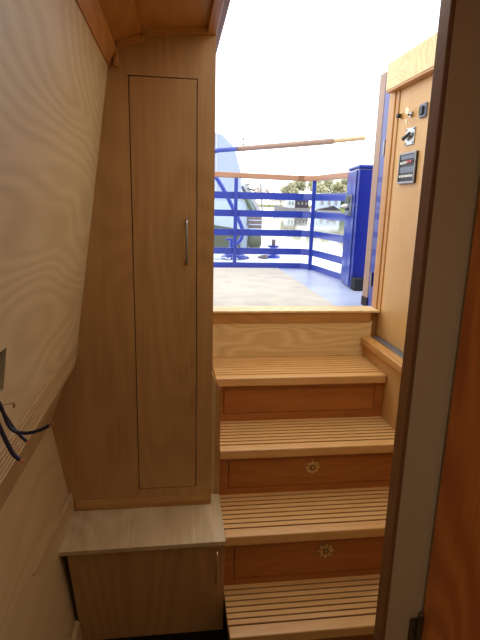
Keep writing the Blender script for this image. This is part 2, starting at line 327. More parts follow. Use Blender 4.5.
# ================================================================ STEPS
TZ = [0.697, 0.481, 0.268, 0.042]
TF = [2.056, 1.800, 1.551, 1.339]
TB = [2.362, 2.076, 1.820, 1.571]
X0, X1 = 0.166, 0.966
names = ['topmost step with slatted oak tread and plain red-brown drawer front, below the sill',
         'second step from the top, slatted tread over a drawer with the upper brass ring pull',
         'third step from the top, slatted tread over a drawer with the lower brass ring pull',
         'lowest step, slatted oak tread nearest the cabin floor']
for k in range(4):
    z, yf, yb = TZ[k], TF[k], TB[k]
    zn = TZ[k + 1] if k < 3 else FL
    yr = TB[k + 1] if k < 3 else yf + 0.03
    s = thing('stair_step', names[k], 'step', ((X0 + X1) / 2, yf, zn), 'steps of the companionway')
    bx(X0, X1, yf + 0.004, yb, z - 0.040, z - 0.0062).build('tread_board', W['oak_x'], s, 0.002)
    bx(X0 + 0.002, X1 - 0.002, yf + 0.03, yb, z - 0.006, z - 0.0045).build('caulking', W['caulk'], s)
    nose = 0.046
    bx(X0, X1, yf, yf + nose + 0.002, z - 0.040, z).build('nosing', W['slat'], s, 0.005, seg=3)
    n = round((yb - yf - nose) / (0.0335, 0.0290, 0.0268, 0.0262)[k]); p = (yb - yf - nose) / n
    src = None
    for i in range(n):
        y0 = yf + nose + i * p
        if src is None:
            src = MB().box(X0, X1, (0.0085, 0.0085, 0.0072, 0.0066)[k], p, -0.006, 0).build('slat', W['slat'], s); o = src
        else:
            o = src.copy(); COL.objects.link(o); o.parent = s; o.matrix_parent_inverse = src.matrix_parent_inverse
        o.location = (0, y0, z)
    # riser: frame of rails and stiles round a drawer front
    top = z - 0.040; d0, d1 = X0 + 0.040, X1 - 0.046; lo, hi = zn + (0.038 if k < 3 else 0.06), z - 0.062
    if k == 1: lo, hi = zn + 0.030, z - 0.058
    if k == 2: lo, hi = zn + 0.026, z - 0.060
    bx(X0, X1, yr, yr + 0.016, hi + 0.0015, top).build('top_rail', W['drawer'], s)
    bx(X0, X1, yr, yr + 0.016, zn, lo - 0.0015).build('bottom_rail', W['drawer'], s)
    bx(X0, d0 - 0.0015, yr, yr + 0.016, lo - 0.0015, hi + 0.0015).build('stile', W['drawer'], s)
    bx(d1 + 0.0015, X1, yr, yr + 0.016, lo - 0.0015, hi + 0.0015).build('stile', W['drawer'], s)
    dr = bx(d0 + 0.001, d1 - 0.001, yr + 0.001, yr + 0.016, lo + 0.001, hi - 0.001).build('drawer', W['drawer'], s, 0.001)
    bx(X0, X1, yr + 0.017, yr + 0.03, zn, top).build('carcass', W['gap'], s)
    if k in (1, 2):
        cx, cz = (0.563, 0.379) if k == 1 else (0.559, 0.168)
        e = MB(); pts = []
        for i in range(48):
            a = 2 * math.pi * i / 48; r = 0.0305 + 0.0022 * math.cos(8 * a); pts.append((cx + r * math.cos(a), cz + r * math.sin(a)))
        e.hull8([(x, yr + 0.001, y) for x, y in pts], [((x - cx) * 0.93 + cx, yr - 0.003, (y - cz) * 0.93 + cz) for x, y in pts])
        e.build('escutcheon', W['brass'], dr)
        MB().tube([(cx, yr - 0.0031, cz), (cx, yr - 0.0045, cz)], 0.0165, 20).build('recess', W['brassdark'], dr)
        MB().ring((cx, yr - 0.0045, cz), 0.0145, 0.0022).build('ring_pull', W['brass'], dr, smooth=True)
        kb = MB().tube([(cx, yr - 0.004, cz), (cx, yr - 0.008, cz), (cx, yr - 0.010, cz)], [0.007, 0.006, 0.002], 12).build('boss', W['brass'], dr, smooth=True)
        for i in range(8):
            a = 2 * math.pi * (i + .5) / 8
            MB().tube([(cx + 0.0185 * math.cos(a), yr - 0.003, cz + 0.0185 * math.sin(a)), (cx + 0.027 * math.cos(a), yr - 0.0042, cz + 0.027 * math.sin(a))], [0.0008, 0.0016], 6).build('petal', W['brassdark'], dr)
# stair side panel (left), sill and riser board above the top tread
st = thing('stair_side_panel', 'narrow pale panel edge between wardrobe and steps', 'panel', (0.148, 1.78, FL))
for (xa, xb, mt_, za_, zb_) in ((0.1262, 0.144, W['wall_low'], 0.825, 0.79), (0.1445, 0.164, W['panel_z'], 0.79, 0.755)):
    MB().hull8([(xa, y, z) for y, z in ((1.785, 0.20),)] + [(xb, 1.785, 0.20), (xb, 1.785, zb_), (xa, 1.785, za_)], [(xa, 1.803, 0.20), (xb, 1.803, 0.20), (xb, 1.803, zb_), (xa, 1.803, za_)]).build('edge_strip', mt_, st)
bx(0.146, 0.164, 1.803, 2.355, FL, 0.69).build('side_board', W['oak_y'], st, 0.001)
sl = thing('door_sill', 'oak sill board and pale ply riser under the open doorway', 'sill', (0.57, 2.37, 0.69))
bx(0.128, 1.030, 2.350, 2.47, 0.928, 0.940).build('sill_lip', W['ply'], sl, 0.003)
bx(0.128, 0.985, 2.356, 2.398, 0.880, 0.928).build('face_board', W['oak_x'], sl, 0.001)
bx(0.128, 0.998, 2.364, 2.398, 0.698, 0.880).build('riser_board', W['ply'], sl)

# ================================================================ RIGHT SIDE: PANEL, LEDGE, CONSOLE
struct('wall_right', bx(0.968, 1.00, 0.83, 2.362, FL, 0.764), W['console'], 'oak side panel to the right of the steps under the ledge', 0.001, cat='wall')
lg = thing('side_ledge', 'oak ledge beside the steps below the instrument panel', 'ledge', (1.0, 1.6, 0.765))
bx(0.942, 1.075, 0.83, 2.362, 0.765, 0.80).build('ledge_board', W['oak_y'], lg, 0.004, seg=3)
bx(0.998, 1.036, 0.83, 2.345, 0.7995, 0.8025).build('metal_track', W['track'], lg)
bx(0.994, 0.999, 0.83, 2.345, 0.7995, 0.806).build('track_lip', W['steel'], lg)
ip = thing('instrument_panel', 'golden oak panel carrying the engine instruments right of the doorway', 'panel', (1.05, 1.6, 0.80))
bx(1.040, 1.062, 0.83, 2.362, 0.8035, 2.02).build('board', W['console'], ip)
struct('wall_right_outer', bx(1.064, 1.31, 0.83, 2.362, FL, 2.0), W['console'], 'backing behind the instrument panel', cat='wall')
jb = thing('door_jamb', 'grooved oak door jamb at the right of the open doorway', 'door frame', (1.05, 2.43, 0.80)); jb['kind'] = 'structure'
for (a, b, x) in ((2.364, 2.398, 1.034), (2.400, 2.436, 1.028), (2.438, 2.478, 1.034)):
    bx(x, 1.078, a, b, 0.80 if b < 2.4 else 0.94, 2.045).build('jamb_strip', W['oak_z'], jb, 0.003)
hd = thing('hatch_rail', 'pale oak rail over the instrument panel carrying the sliding hatch', 'rail', (1.03, 1.7, 2.0))
bx(1.000, 1.105, 0.86, 2.450, 2.000, 2.122).build('rail_board', W['ply'], hd, 0.003)
bx(1.003, 1.036, 0.86, 2.446, 1.992, 2.000).build('under_strip', W['oak_y'], hd)
# instruments
def inst(name, label, y, z, grp='instruments on the oak panel'): return thing(name, label, 'switch', (1.04, y, z), grp)
k1 = inst('push_button', 'small black round button on the instrument panel nearest the doorway', 2.328, 1.87)
MB().tube([(1.0395, 2.328, 1.872), (1.032, 2.328, 1.872)], 0.014, 16).build('bezel', W['brass'], k1)
MB().tube([(1.032, 2.328, 1.872), (1.018, 2.328, 1.872), (1.015, 2.328, 1.872)], [0.0105, 0.0115, 0.008], 16).build('cap', W['black'], k1, smooth=False)
k2 = inst('key_switch', 'cream key tag hanging from a key switch between two controls', 2.222, 1.85)
MB().tube([(1.0395, 2.222, 1.862), (1.030, 2.222, 1.862)], 0.012, 16).build('barrel', W['steel'], k2)
bx(1.020, 1.030, 2.218, 2.224, 1.856, 1.862).build('key', W['black'], k2)
MB().prism_x([(2.198, 1.872), (2.226, 1.894), (2.236, 1.886), (2.232, 1.862), (2.204, 1.860)], 1.012, 1.017).build('tag', W['cream'], k2, 0.001)
bx(1.014, 1.018, 2.213, 2.227, 1.822, 1.842).build('key_bow', W['cream'], k2, 0.001)
k3 = inst('rocker_switch', 'grey square switch beside the post on the instrument panel', 2.104, 1.86)
bx(1.030, 1.0395, 2.080, 2.138, 1.832, 1.888).build('plate', W['greyface'], k3, 0.002)
bx(1.021, 1.030, 2.094, 2.124, 1.842, 1.876).build('rocker', W['black'], k3, 0.002)
k4 = inst('ignition_switch', 'chrome ignition plate with dark lever above the gauge panel', 2.21, 1.77)
bx(1.035, 1.0395, 2.172, 2.260, 1.732, 1.806).build('plate', W['steel'], k4, 0.002)
MB().tube([(1.035, 2.216, 1.772), (1.024, 2.216, 1.772)], 0.015, 16).build('hub', W['steel'], k4)
MB().tube([(1.024, 2.196, 1.780), (1.022, 2.222, 1.770), (1.022, 2.252, 1.762)], [0.006, 0.007, 0.009], 10).build('lever', W['black'], k4)
for (y, z) in ((2.180, 1.740), (2.252, 1.740), (2.180, 1.798), (2.252, 1.798)): MB().tube([(1.035, y, z), (1.0335, y, z)], 0.004, 8).build('screw', W['black'], k4)
k5 = thing('gauge_panel', 'square engine gauge panel with silver frame and rows of indicator lights', 'gauge', (1.04, 2.205, 1.56))
ya, yb_, za, zb = 2.122, 2.286, 1.564, 1.700
bx(1.032, 1.0395, ya, yb_, za, zb).build('back_plate', W['black'], k5)
for a in ((ya, yb_, zb - 0.008, zb), (ya, yb_, za, za + 0.010), (ya, ya + 0.008, za + 0.010, zb - 0.008), (yb_ - 0.006, yb_, za + 0.010, zb - 0.008)):
    bx(1.027, 1.032, *a).build('frame_bar', W['frame'], k5, 0.001)
bx(1.0305, 1.0325, ya + 0.012, yb_ - 0.010, 1.612, 1.638).build('label_strip', W['greyface'], k5)
bx(1.0305, 1.0325, ya + 0.012, yb_ - 0.010, 1.672, 1.690).build('label_strip', W['greyface'], k5)
for i in range(6):
    y = yb_ - 0.022 - i * 0.0235
    bx(1.027, 1.0315, y - 0.007, y + 0.007, 1.592, 1.602).build('indicator', W['white'], k5)
    bx(1.027, 1.0315, y - 0.007, y + 0.007, 1.650 + 0.001 * i, 1.660 + 0.001 * i).build('indicator', W['red'] if i in (3, 4) else (W['black'] if i == 5 else W['white']), k5)
    MB().tube([(1.032, y, 1.583), (1.029, y, 1.583)], 0.003, 8).build('button', W['greyface'], k5)

# ================================================================ WARDROBE AND LOW CUPBOARD
wd = thing('wardrobe', 'tall built-in oak wardrobe with narrow door and steel bar handle', 'wardrobe', (-0.15, 1.72, 0.30))
YC = 1.722
def lx(z):   # left edge of the front, following the hull
    if z > 0.90: return ux(z) - 0.004
    if z > 0.66: return -0.384 + (0.868 - z) * (-0.463 + 0.384) / (0.868 - 0.662) - 0.003
    return -0.463 + (0.66 - z) * 0.051 / 0.32 - 0.003
dl, drr, dz0, dz1 = -0.150, 0.0650, 0.378, 1.844
F = MB()
zs = [0.302, 0.69, 0.933, 1.88]
F.hull8([(dl - 0.003, YC, z) for z in (0.302, 1.94)] + [(lx(1.86), YC, 1.93)] + [(lx(1.86), YC, 1.86), (lx(0.933), YC, 0.933), (lx(0.66), YC, 0.66), (lx(0.302), YC, 0.302)],
        [(dl - 0.003, YC + 0.018, z) for z in (0.302, 1.94)] + [(lx(1.86), YC + 0.018, 1.93)] + [(lx(1.86), YC + 0.018, 1.86), (lx(0.933), YC + 0.018, 0.933), (lx(0.66), YC + 0.018, 0.66), (lx(0.302), YC + 0.018, 0.302)])
F.box(drr + 0.003, 0.126, YC, YC + 0.018, 0.302, 1.998)
F.box(dl - 0.003, drr + 0.003, YC, YC + 0.018, 0.302, dz0 - 0.003)
F.hull8([(dl - 0.003, YC, dz1 + 0.003), (drr + 0.003, YC, dz1 + 0.003), (drr + 0.003, YC, 1.993), (dl - 0.003, YC, 1.945)], [(dl - 0.003, YC + 0.018, dz1 + 0.003), (drr + 0.003, YC + 0.018, dz1 + 0.003), (drr + 0.003, YC + 0.018, 1.993), (dl - 0.003, YC + 0.018, 1.945)])
bmesh.ops.remove_doubles(F.bm, verts=F.bm.verts, dist=1e-5)
F.build('front', W['panel_z'], wd)
bx(0.108, 0.126, YC + 0.018, 2.395, 0.302, 1.998).build('side', W['panel_z'], wd)
bx(-0.20, 0.107, YC + 0.019, YC + 0.03, 0.34, 1.93).build('inner_back', W['gap'], wd)
d = bx(dl, drr, YC + 0.001, YC + 0.018, dz0, dz1).build('door', W['panel_z'], wd, 0.001)
MB().tube([(0.031, YC, 1.392), (0.031, YC - 0.024, 1.400), (0.031, YC - 0.028, 1.39), (0.031, YC - 0.030, 1.327), (0.031, YC - 0.028, 1.262), (0.031, YC - 0.024, 1.252), (0.031, YC, 1.260)], 0.005, 10).build('handle', W['steel'], d, smooth=True)
MB().prism_x([(YC, 0.302), (YC - 0.010, 0.302), (YC - 0.010, 0.320), (YC - 0.004, 0.338), (YC, 0.338)], -0.390, 0.124).build('foot_moulding', W['mould_x'], wd)

cb = thing('low_cupboard', 'low cupboard box with pale top and vertical bar handle beside the steps', 'cupboard', (-0.12, 1.49, FL))
MB().prism_z([(-0.408, 1.487), (0.1635, 1.490), (0.1635, 1.720), (0.1635, 1.783), (0.128, 1.783), (0.128, 1.735), (-0.406, 1.735)], 0.282, 0.300).build('top', W['boxtop'], cb, 0.002)
MB().hull8([(-0.385, 1.515, 0.281), (0.150, 1.515, 0.281), (0.150, 1.515, -0.085), (-0.345, 1.515, -0.085)], [(-0.385, 1.525, 0.281), (0.150, 1.525, 0.281), (0.150, 1.525, -0.085), (-0.345, 1.525, -0.085)]).build('carcass', W['gap'], cb)
dd = MB().hull8([(-0.380, 1.497, 0.279), (0.160, 1.497, 0.279), (0.160, 1.497, -0.083), (-0.347, 1.497, -0.083)], [(-0.380, 1.514, 0.279), (0.160, 1.514, 0.279), (0.160, 1.514, -0.083), (-0.347, 1.514, -0.083)]).build('door', W['panel_z'], cb, 0.001)
MB().tube([(0.132, 1.498, 0.262), (0.132, 1.474, 0.266), (0.132, 1.470, 0.258), (0.132, 1.468, 0.20), (0.132, 1.470, 0.148), (0.132, 1.474, 0.140), (0.132, 1.498, 0.144)], 0.0042, 10).build('handle', W['brass'], dd, smooth=True)
bx(0.142, 0.160, 1.515, 1.775, -0.085, 0.281).build('side', W['panel_z'], cb)
bx(-0.33, 0.150, 1.55, 1.57, FL, -0.085).build('plinth', W['gap'], cb)

# ================================================================ SOCKET HOLE AND WIRES
sk = thing('socket_recess', 'empty rectangular socket cut-out in the left wall', 'socket', (-0.33, 0.75, 1.15))
bx(-0.385, -0.378, 0.60, 0.93, 1.09, 1.20).build('back_box', W['gap'], sk)
bx(-0.378, -0.350, 0.921, 0.9255, 1.106, 1.186).build('box_side', W['gap'], sk)
MB().tube([(-0.36, 0.84, 1.112), (-0.327, 0.86, 1.098), (-0.321, 0.94, 1.070), (-0.320, 0.945, 1.066), (-0.321, 0.945, 1.058)], 0.0022, 8).build('earth_clip', W['brass'], sk, smooth=True)
def wire(label, pts, r):
    pts = [tuple(EYE + (Vector(p) - EYE) * 0.86) for p in pts[1:]]; pts = [(-0.350, 0.84, 1.150), (-0.322, 0.83, 1.128)] + pts; r *= 0.9
    # smooth the path
    P = [Vector(p) for p in pts]
    out = []
    for i in range(len(P) - 1):
        p0, p1, p2, p3 = P[max(i - 1, 0)], P[i], P[i + 1], P[min(i + 2, len(P) - 1)]
        for s in range(6):
            u = s / 6
            out.append(0.5 * ((2 * p1) + (p2 - p0) * u + (2 * p0 - 5 * p1 + 4 * p2 - p3) * u * u + (3 * p1 - p0 - 3 * p2 + p3) * u ** 3))
    out.append(P[-1])
    t = thing('electric_wire', label, 'wire', pts[0], 'loose wires at the socket cut-out')
    MB().tube(out, r, 8).build('sleeve', W['wire'], t, smooth=True)
    e = (P[-1] - P[-2]).normalized()
    MB().tube([P[-1], P[-1] + e * 0.008], r * 0.6, 6).build('copper_end', W['copper'], t)
wire('dark wire looping right from the socket cut-out towards the wardrobe', [None, (-0.377, 1.0, 1.057), (-0.366, 1.0, 1.042), (-0.351, 1.0, 0.989), (-0.322, 1.0, 0.976), (-0.291, 1.0, 0.982), (-0.272, 1.0, 0.992)], 0.0036)
wire('dark wire hanging to the middle of the three loose ends', [None, (-0.377, 1.005, 1.050), (-0.367, 1.005, 1.030), (-0.348, 1.01, 0.984), (-0.324, 1.01, 0.952)], 0.0036)
wire('dark wire hanging lowest below the socket cut-out', [None, (-0.380, 0.99, 1.042), (-0.368, 0.985, 1.005), (-0.357, 0.985, 0.970), (-0.345, 0.985, 0.938), (-0.332, 0.985, 0.923)], 0.0048)

# ================================================================ STERN DECK
DZ = 0.88
struct('floor_deck', MB().prism_z([(-1.35, 2.46), (1.50, 2.46), (1.50, 3.70), (1.42, 4.3), (1.30, 5.0), (1.05, 5.7), (0.7, 6.2), (0.2, 6.5), (-0.4, 6.4), (-0.9, 5.8), (-1.25, 4.9)], DZ - 0.05, DZ), W['deck'], 'pale blue painted stern deck', cat='deck')
db = bx(-1.05, 0.915, 2.475, 4.40, DZ + 0.001, DZ + 0.010).build('deck_board', W['deckboard'], None, 0.002)
tag(db, 'worn beige board laid over the stern deck beyond the sill', 'deck board')
cd = MB().prism_z([(-1.2, 4.52), (1.18, 4.52), (1.24, 4.95), (1.0, 5.62), (0.66, 6.1), (0.2, 6.4), (-0.4, 6.3), (-0.85, 5.75), (-1.15, 4.9)], DZ + 0.001, DZ + 0.006)
struct('counter_deck', cd, W['counter'], 'white painted counter deck outside the stern railing', cat='deck')
struct('stern_hull', MB().prism_z([(-1.36, 2.47), (1.51, 2.47), (1.51, 3.70), (1.43, 4.3), (1.31, 5.01), (1.06, 5.72), (0.7, 6.22), (0.2, 6.52), (-0.4, 6.42), (-0.9, 5.82), (-1.26, 4.9)], 0.1, DZ - 0.05), W['blue'], 'blue hull under the stern deck', cat='hull')
# railing
rl = thing('stern_railing', 'blue steel stern railing with varnished wooden handrail', 'railing', (0.3, 4.46, DZ))
path = [(-1.25, 3.0), (-1.20, 4.0), (-1.10, 4.36), (-0.85, 4.47), (0.0, 4.48), (1.13, 4.46), (1.20, 4.40), (1.235, 4.30), (1.31, 3.71)]
for (a, b) in ((1.496, 1.556), (1.342, 1.400), (1.173, 1.231), (1.006, 1.064), (DZ, 0.930)):
    MB().sweep(path, 0.009, a, b).build('rail_bar', W['blue'], rl)
for seg_ in (path[:4] + [(-0.4, 4.475), (0.0, 4.48), (0.5, 4.472), (1.13, 4.46)], path[5:]):
    h_ = MB().sweep(seg_, 0.027, 1.664, 1.710)
    for v in h_.bm.verts: v.co.z += max(0, 1.0 - max(v.co.x, -0.2)) * 0.022     # the rail rises gently towards the middle of the stern
    h_.build('handrail', W['rail'], rl, 0.006)
bx(1.07, 1.15, 4.43, 4.49, 1.660, 1.713).build('rail_joint', W['postedge'], rl, 0.003)
for (x, y) in ((-1.20, 3.98), (-0.85, 4.445), (0.515, 4.45), (1.20, 4.37), (-0.2, 4.45)):
    bx(x - 0.016, x + 0.016, y - 0.021, y + 0.003, DZ, 1.672).build('post', W['blue'], rl, 0.002)
# locker with navigation fitting
lk = thing('deck_locker', 'tall royal blue deck locker at the right end of the railing', 'locker', (1.4, 3.4, DZ))
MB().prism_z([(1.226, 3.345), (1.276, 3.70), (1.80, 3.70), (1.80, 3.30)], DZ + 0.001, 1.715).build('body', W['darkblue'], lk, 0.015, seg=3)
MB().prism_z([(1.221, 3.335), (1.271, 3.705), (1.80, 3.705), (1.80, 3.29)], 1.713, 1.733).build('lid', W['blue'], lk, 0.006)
MB().prism_z([(1.226, 3.39), (1.230, 3.39), (1.274, 3.695), (1.270, 3.695)], DZ + 0.01, 1.70).build('lit_side_panel', W['blue'], lk, 0.003)  # lighter blue puts the light this face catches into the colour
bx(1.2285, 1.2325, 3.336, 3.348, DZ + 0.11, 1.70).build('corner_strip', W['blue'], lk)
bx(1.225, 1.33, 3.255, 3.343, DZ + 0.001, 0.965).build('rubber_block', W['rubber'], lk, 0.006)
ft = thing('lock_fitting', 'grey metal latch plate on the left face of the blue locker', 'latch', (1.21, 3.51, 1.39))
bx(1.2275, 1.2328, 3.455, 3.590, 1.390, 1.540).build('plate', W['greyface'], ft, 0.003)
bx(1.2210, 1.2285, 3.485, 3.56, 1.480, 1.525).build('upper_window', W['olive'], ft, 0.002)
bx(1.2180, 1.2285, 3.47, 3.555, 1.398, 1.420).build('lower_window', W['steel'], ft, 0.002)
MB().tube([(1.2280, 3.53, 1.458), (1.2030, 3.54, 1.458), (1.1940, 3.56, 1.455)], [0.014, 0.014, 0.009], 12).build('knob', W['white'], ft)
bx(1.2220, 1.2285, 3.50, 3.57, 1.428, 1.445).build('slot', W['black'], ft)
# open door outside
od = thing('door_3', 'stern door folded open outside, bleached wood lining with blue steel edge', 'door', (1.09, 2.6, DZ)); od['kind'] = 'structure'
bx(1.084, 1.110, 2.665, 2.745, DZ + 0.012, 2.145).build('lining', W['doortan'], od, 0.002)
bx(1.086, 1.112, 2.545, 2.6645, DZ + 0.012, 2.125).build('steel_skin', W['darkblue'], od)
MB().tube([(1.080, 2.62, 1.02), (1.080, 2.62, 1.10)], 0.006, 8).build('hinge', W['steel'], od)
MB().tube([(1.080, 2.60, 1.72), (1.080, 2.60, 1.80)], 0.006, 8).build('hinge', W['steel'], od)
bx(1.080, 1.0862, 2.66, 2.745, DZ + 0.012, 0.945).build('kick_strip', W['gap'], od)
# swan neck and tiller
def smooth(pts, n=6):
    P = [Vector(p) for p in pts]; out = []
    for i in range(len(P) - 1):
        p0, p1, p2, p3 = P[max(i - 1, 0)], P[i], P[i + 1], P[min(i + 2, len(P) - 1)]
        for s in range(n):
            u = s / n
            out.append(0.5 * ((2 * p1) + (p2 - p0) * u + (2 * p0 - 5 * p1 + 4 * p2 - p3) * u * u + (3 * p1 - p0 - 3 * p2 + p3) * u ** 3))
    return out + [P[-1]]
tl = thing('tiller', 'blue swan-neck tiller with weathered wooden arm and pale grip', 'tiller', (0.595, 5.4, DZ))
MB().tube([(0.595, 5.4, DZ + 0.007), (0.595, 5.4, 0.93), (0.595, 5.4, 0.931), (0.595, 5.4, 0.965)], [0.075, 0.07, 0.045, 0.045], 16).build('flange', W['blue'], tl)
MB().tube([(0.594, 5.4, 0.96), (0.594, 5.4, 1.075)], 0.032, 14).build('rudder_stock', W['blue'], tl)
bx(0.53, 0.60, 5.38, 5.42, 1.06, 1.085).build('clamp', W['blue'], tl, 0.004)
sw = smooth([(0.60, 5.4, 1.015), (0.652, 5.4, 1.028), (0.696, 5.4, 1.085), (0.708, 5.4, 1.165), (0.684, 5.4, 1.24), (0.587, 5.4, 1.427), (0.497, 5.4, 1.592), (0.415, 5.4, 1.715), (0.350, 5.4, 1.80), (0.338, 5.4, 1.90), (0.376, 5.39, 1.968), (0.43, 5.36, 1.988), (0.53, 5.30, 1.994), (0.617, 5.22, 1.996)])
MB().tube(sw, 0.024, 12).build('swan_neck', W['blue'], tl, smooth=True)
MB().tube([(0.60, 5.235, 1.995), (1.02, 5.02, 2.022), (1.505, 4.88, 2.066)], [0.025, 0.026, 0.027], 12).build('wooden_arm', W['tiller'], tl, smooth=True)
a, b = Vector((1.505, 4.88, 2.066)), Vector((1.80, 4.80, 2.098))
MB().tube([a.lerp(b, u) for u in (0, .1, .3, .45, .6, .75, .85, .95, 1)], [0.020, 0.018, 0.023, 0.017, 0.022, 0.016, 0.022, 0.022, 0.008], 12).build('grip', W['tillertip'], tl, smooth=True)
# rope coil and bollard
pts = []
for i in range(150):
    a = i * 0.26; r = 0.145 - 0.0006 * i; pts.append((0.60 + r * math.cos(a), 5.16 + r * 0.8 * math.sin(a), DZ + 0.016 + 0.0004 * i + 0.006 * math.sin(a * 2.3)))
rc = MB().tube(pts, 0.011, 6).build('rope_coil', W['blue'], None, smooth=True); tag(rc, 'blue rope coiled on the counter by the swan neck', 'rope')
pts = [(0.34 + 0.03 * i, 5.05 + 0.05 * math.sin(i * 1.9), DZ + 0.018 + 0.006 * (i % 2)) for i in range(10)]
rp = MB().tube(smooth(pts), 0.009, 6).build('mooring_rope', W['cover'], None, smooth=True); tag(rp, 'white mooring line lying left of the blue coil', 'rope')
pts = [(1.12 + 0.05 * i, 5.02 + 0.02 * math.sin(i), DZ + 0.016) for i in range(4)]
rp = MB().tube(smooth([(0.87, 5.25, DZ + .016), (0.93, 5.15, DZ + .02), (0.96, 5.25, DZ + .03), (0.90, 5.3, DZ + .02)]), 0.012, 6).build('mooring_rope', W['fender'], None, smooth=True); tag(rp, 'small brown rope end between coil and bollard', 'rope')
bo = thing('mooring_bollard', 'small blue mooring bollard with dark pin on the counter deck', 'bollard', (1.04, 5.3, DZ))
MB().tube([(1.04, 5.3, DZ + 0.006), (1.04, 5.3, 0.915), (1.04, 5.3, 0.925)], [0.078, 0.074, 0.04], 18).build('flange', W['blue'], bo)
MB().tube([(1.04, 5.3, 0.92), (1.04, 5.3, 1.0)], 0.036, 14).build('stem', W['blue'], bo)
MB().tube([(1.04, 5.3, 0.998), (1.04, 5.3, 1.022)], 0.062, 16).build('collar', W['darkblue'], bo)
MB().tube([(1.04, 5.3, 1.02), (1.04, 5.3, 1.085)], 0.022, 12).build('pin', W['fender'], bo)

# ================================================================ CANAL, NEIGHBOUR BOAT, FAR BANK
WZ = 0.30
struct('water', bx(-400, 600, 6.6, 700, WZ - 0.5, WZ).box(-400, -1.5, -20, 6.6, WZ - 0.5, WZ).box(1.6, 600, -20, 6.6, WZ - 0.5, WZ), W['water'], 'bright still canal water', cat='water')
# moored cruiser at the left
cr_ = thing('canal_cruiser', 'pale blue-white cruiser with canvas canopy moored at the left', 'boat', (0.3, 13, WZ))
def loft(secs, name, mt, par, smooth_=False):
    mb = MB(); rows = [[mb.bm.verts.new(p) for p in s] for s in secs]; n = len(rows[0])
    for A, B in zip(rows, rows[1:]):
        for i in range(n): mb.bm.faces.new((A[i], A[(i + 1) % n], B[(i + 1) % n], B[i]))
    mb.bm.faces.new(rows[0][::-1]); mb.bm.faces.new(rows[-1])
    return mb.build(name, mt, par, smooth=smooth_)
def csec(x0, x1, y, z0, z1, ins=0.12): return [(x0 + ins, y, z0), (x1 - ins, y, z0), (x1, y, z1), (x0, y, z1)]
loft([csec(-2.6, 1.72, 12.0, 0.2, 0.92, 0.05), csec(-2.6, 1.74, 16, 0.2, 0.95, 0.1), csec(-1.6, 0.9, 20, 0.2, 1.1, 0.3), csec(-0.5, -0.2, 22, 0.3, 1.3, 0.05)], 'hull', W['hullwhite'], cr_)
# dark tumble of the boot-topping seen under the rail at the far left
loft([[(-2.65, 11.94, 0.25), (1.52, 11.94, 0.25), (1.52, 11.94, 0.84), (0.9, 11.94, 0.93), (-2.65, 11.94, 1.05)], [(-2.65, 12.0, 0.25), (1.52, 12.0, 0.25), (1.52, 12.0, 0.84), (0.9, 12.0, 0.93), (-2.65, 12.0, 1.05)]], 'stern_band', W['olive'], cr_)
loft([csec(-2.5, 1.68, 12.02, 0.92, 1.50, 0.0), csec(-2.5, 1.60, 17, 0.95, 1.60, 0.0)], 'topsides', W['hullwhite'], cr_)
cw = W['bwhite']
loft([[(-2.4, y, 1.50), (1.55 - s, y, 1.50), (1.50 - s, y, 2.2), (1.34 - s, y, 2.72), (1.05 - s, y, 3.0), (0.5, y, 3.12), (-1.5, y, 3.12), (-2.3, y, 2.7)] for y, s in ((12.05, 0), (14.0, 0.0), (15.5, 0.15))], 'canopy', cw, cr_, False)
bx(0.90, 0.93, 12.03, 12.05, 1.5, 3.05).build('canopy_seam', W['cover'], cr_)
ws = loft([[(1.56, 12.0, 1.86), (2.04, 12.3, 1.16), (2.10, 12.3, 1.20), (1.66, 12.0, 1.93)], [(1.56, 12.6, 1.86), (2.04, 12.6, 1.16), (2.10, 12.6, 1.20), (1.66, 12.6, 1.93)]], 'windscreen_frame', W['cover'], cr_)
loft([[(1.62, 11.98, 1.78), (1.66, 11.98, 1.30), (1.90, 11.98, 1.24)], [(1.62, 12.02, 1.78), (1.66, 12.02, 1.30), (1.90, 12.02, 1.24)]], 'windscreen_pane', W['darkglass'], cr_)
MB().tube([(1.60, 11.97, 1.60), (1.82, 11.97, 1.22)], 0.035, 8).build('windscreen_strut', W['olive'], cr_)
MB().tube([(1.66, 11.99, 1.90), (1.98, 11.99, 1.92), (2.05, 12.0, 1.20)], 0.018, 8).build('screen_rail', W['hullgrey'], cr_)
MB().tube([(1.66, 11.97, 1.80), (1.84, 11.97, 1.76)], 0.015, 6).build('wiper', W['black'], cr_)
loft([csec(1.66, 2.05, 12.05, 0.35, 1.14, 0.02), csec(1.66, 2.02, 12.7, 0.35, 1.14, 0.02)], 'bathing_platform', W['hullgrey'], cr_)
fd = thing('boat_fender', 'brown ribbed fender hanging at the cruiser stern corner', 'fender', (1.86, 11.85, 0.5), 'fenders')
MB().tube([(1.86, 11.83, 0.78), (1.86, 11.83, 0.84), (1.86, 11.83, 1.12), (1.86, 11.83, 1.18)], [0.12, 0.155, 0.155, 0.12], 14).build('body', W['fender'], fd, smooth=True)
for k in range(3): MB().ring((1.86, 11.83, 0.87 + 0.1 * k), 0.155, 0.012, 'Z', 16, 6).build('rib', W['hullwhite'], fd)
fd = thing('boat_fender', 'olive lower fender under the brown one at the water', 'fender', (1.86, 11.85, 0.4), 'fenders')
MB().tube([(1.86, 11.83, 0.40), (1.86, 11.83, 0.48), (1.86, 11.83, 0.66), (1.86, 11.83, 0.74)], [0.08, 0.16, 0.16, 0.12], 14).build('body', W['olive'], fd, smooth=True)
# distant mast
ms = thing('signal_mast', 'thin distant mast with small fittings behind the tiller', 'mast', (3.85, 30, WZ))
MB().tube([(3.85, 30, WZ), (3.85, 30, 5.2)], 0.02, 6).build('pole', W['hullgrey'], ms)
for z in (4.5, 4.8, 5.1): MB().tube([(3.79, 30, z), (3.91, 30, z)], 0.05, 8).build('fitting', W['hullgrey'], ms)
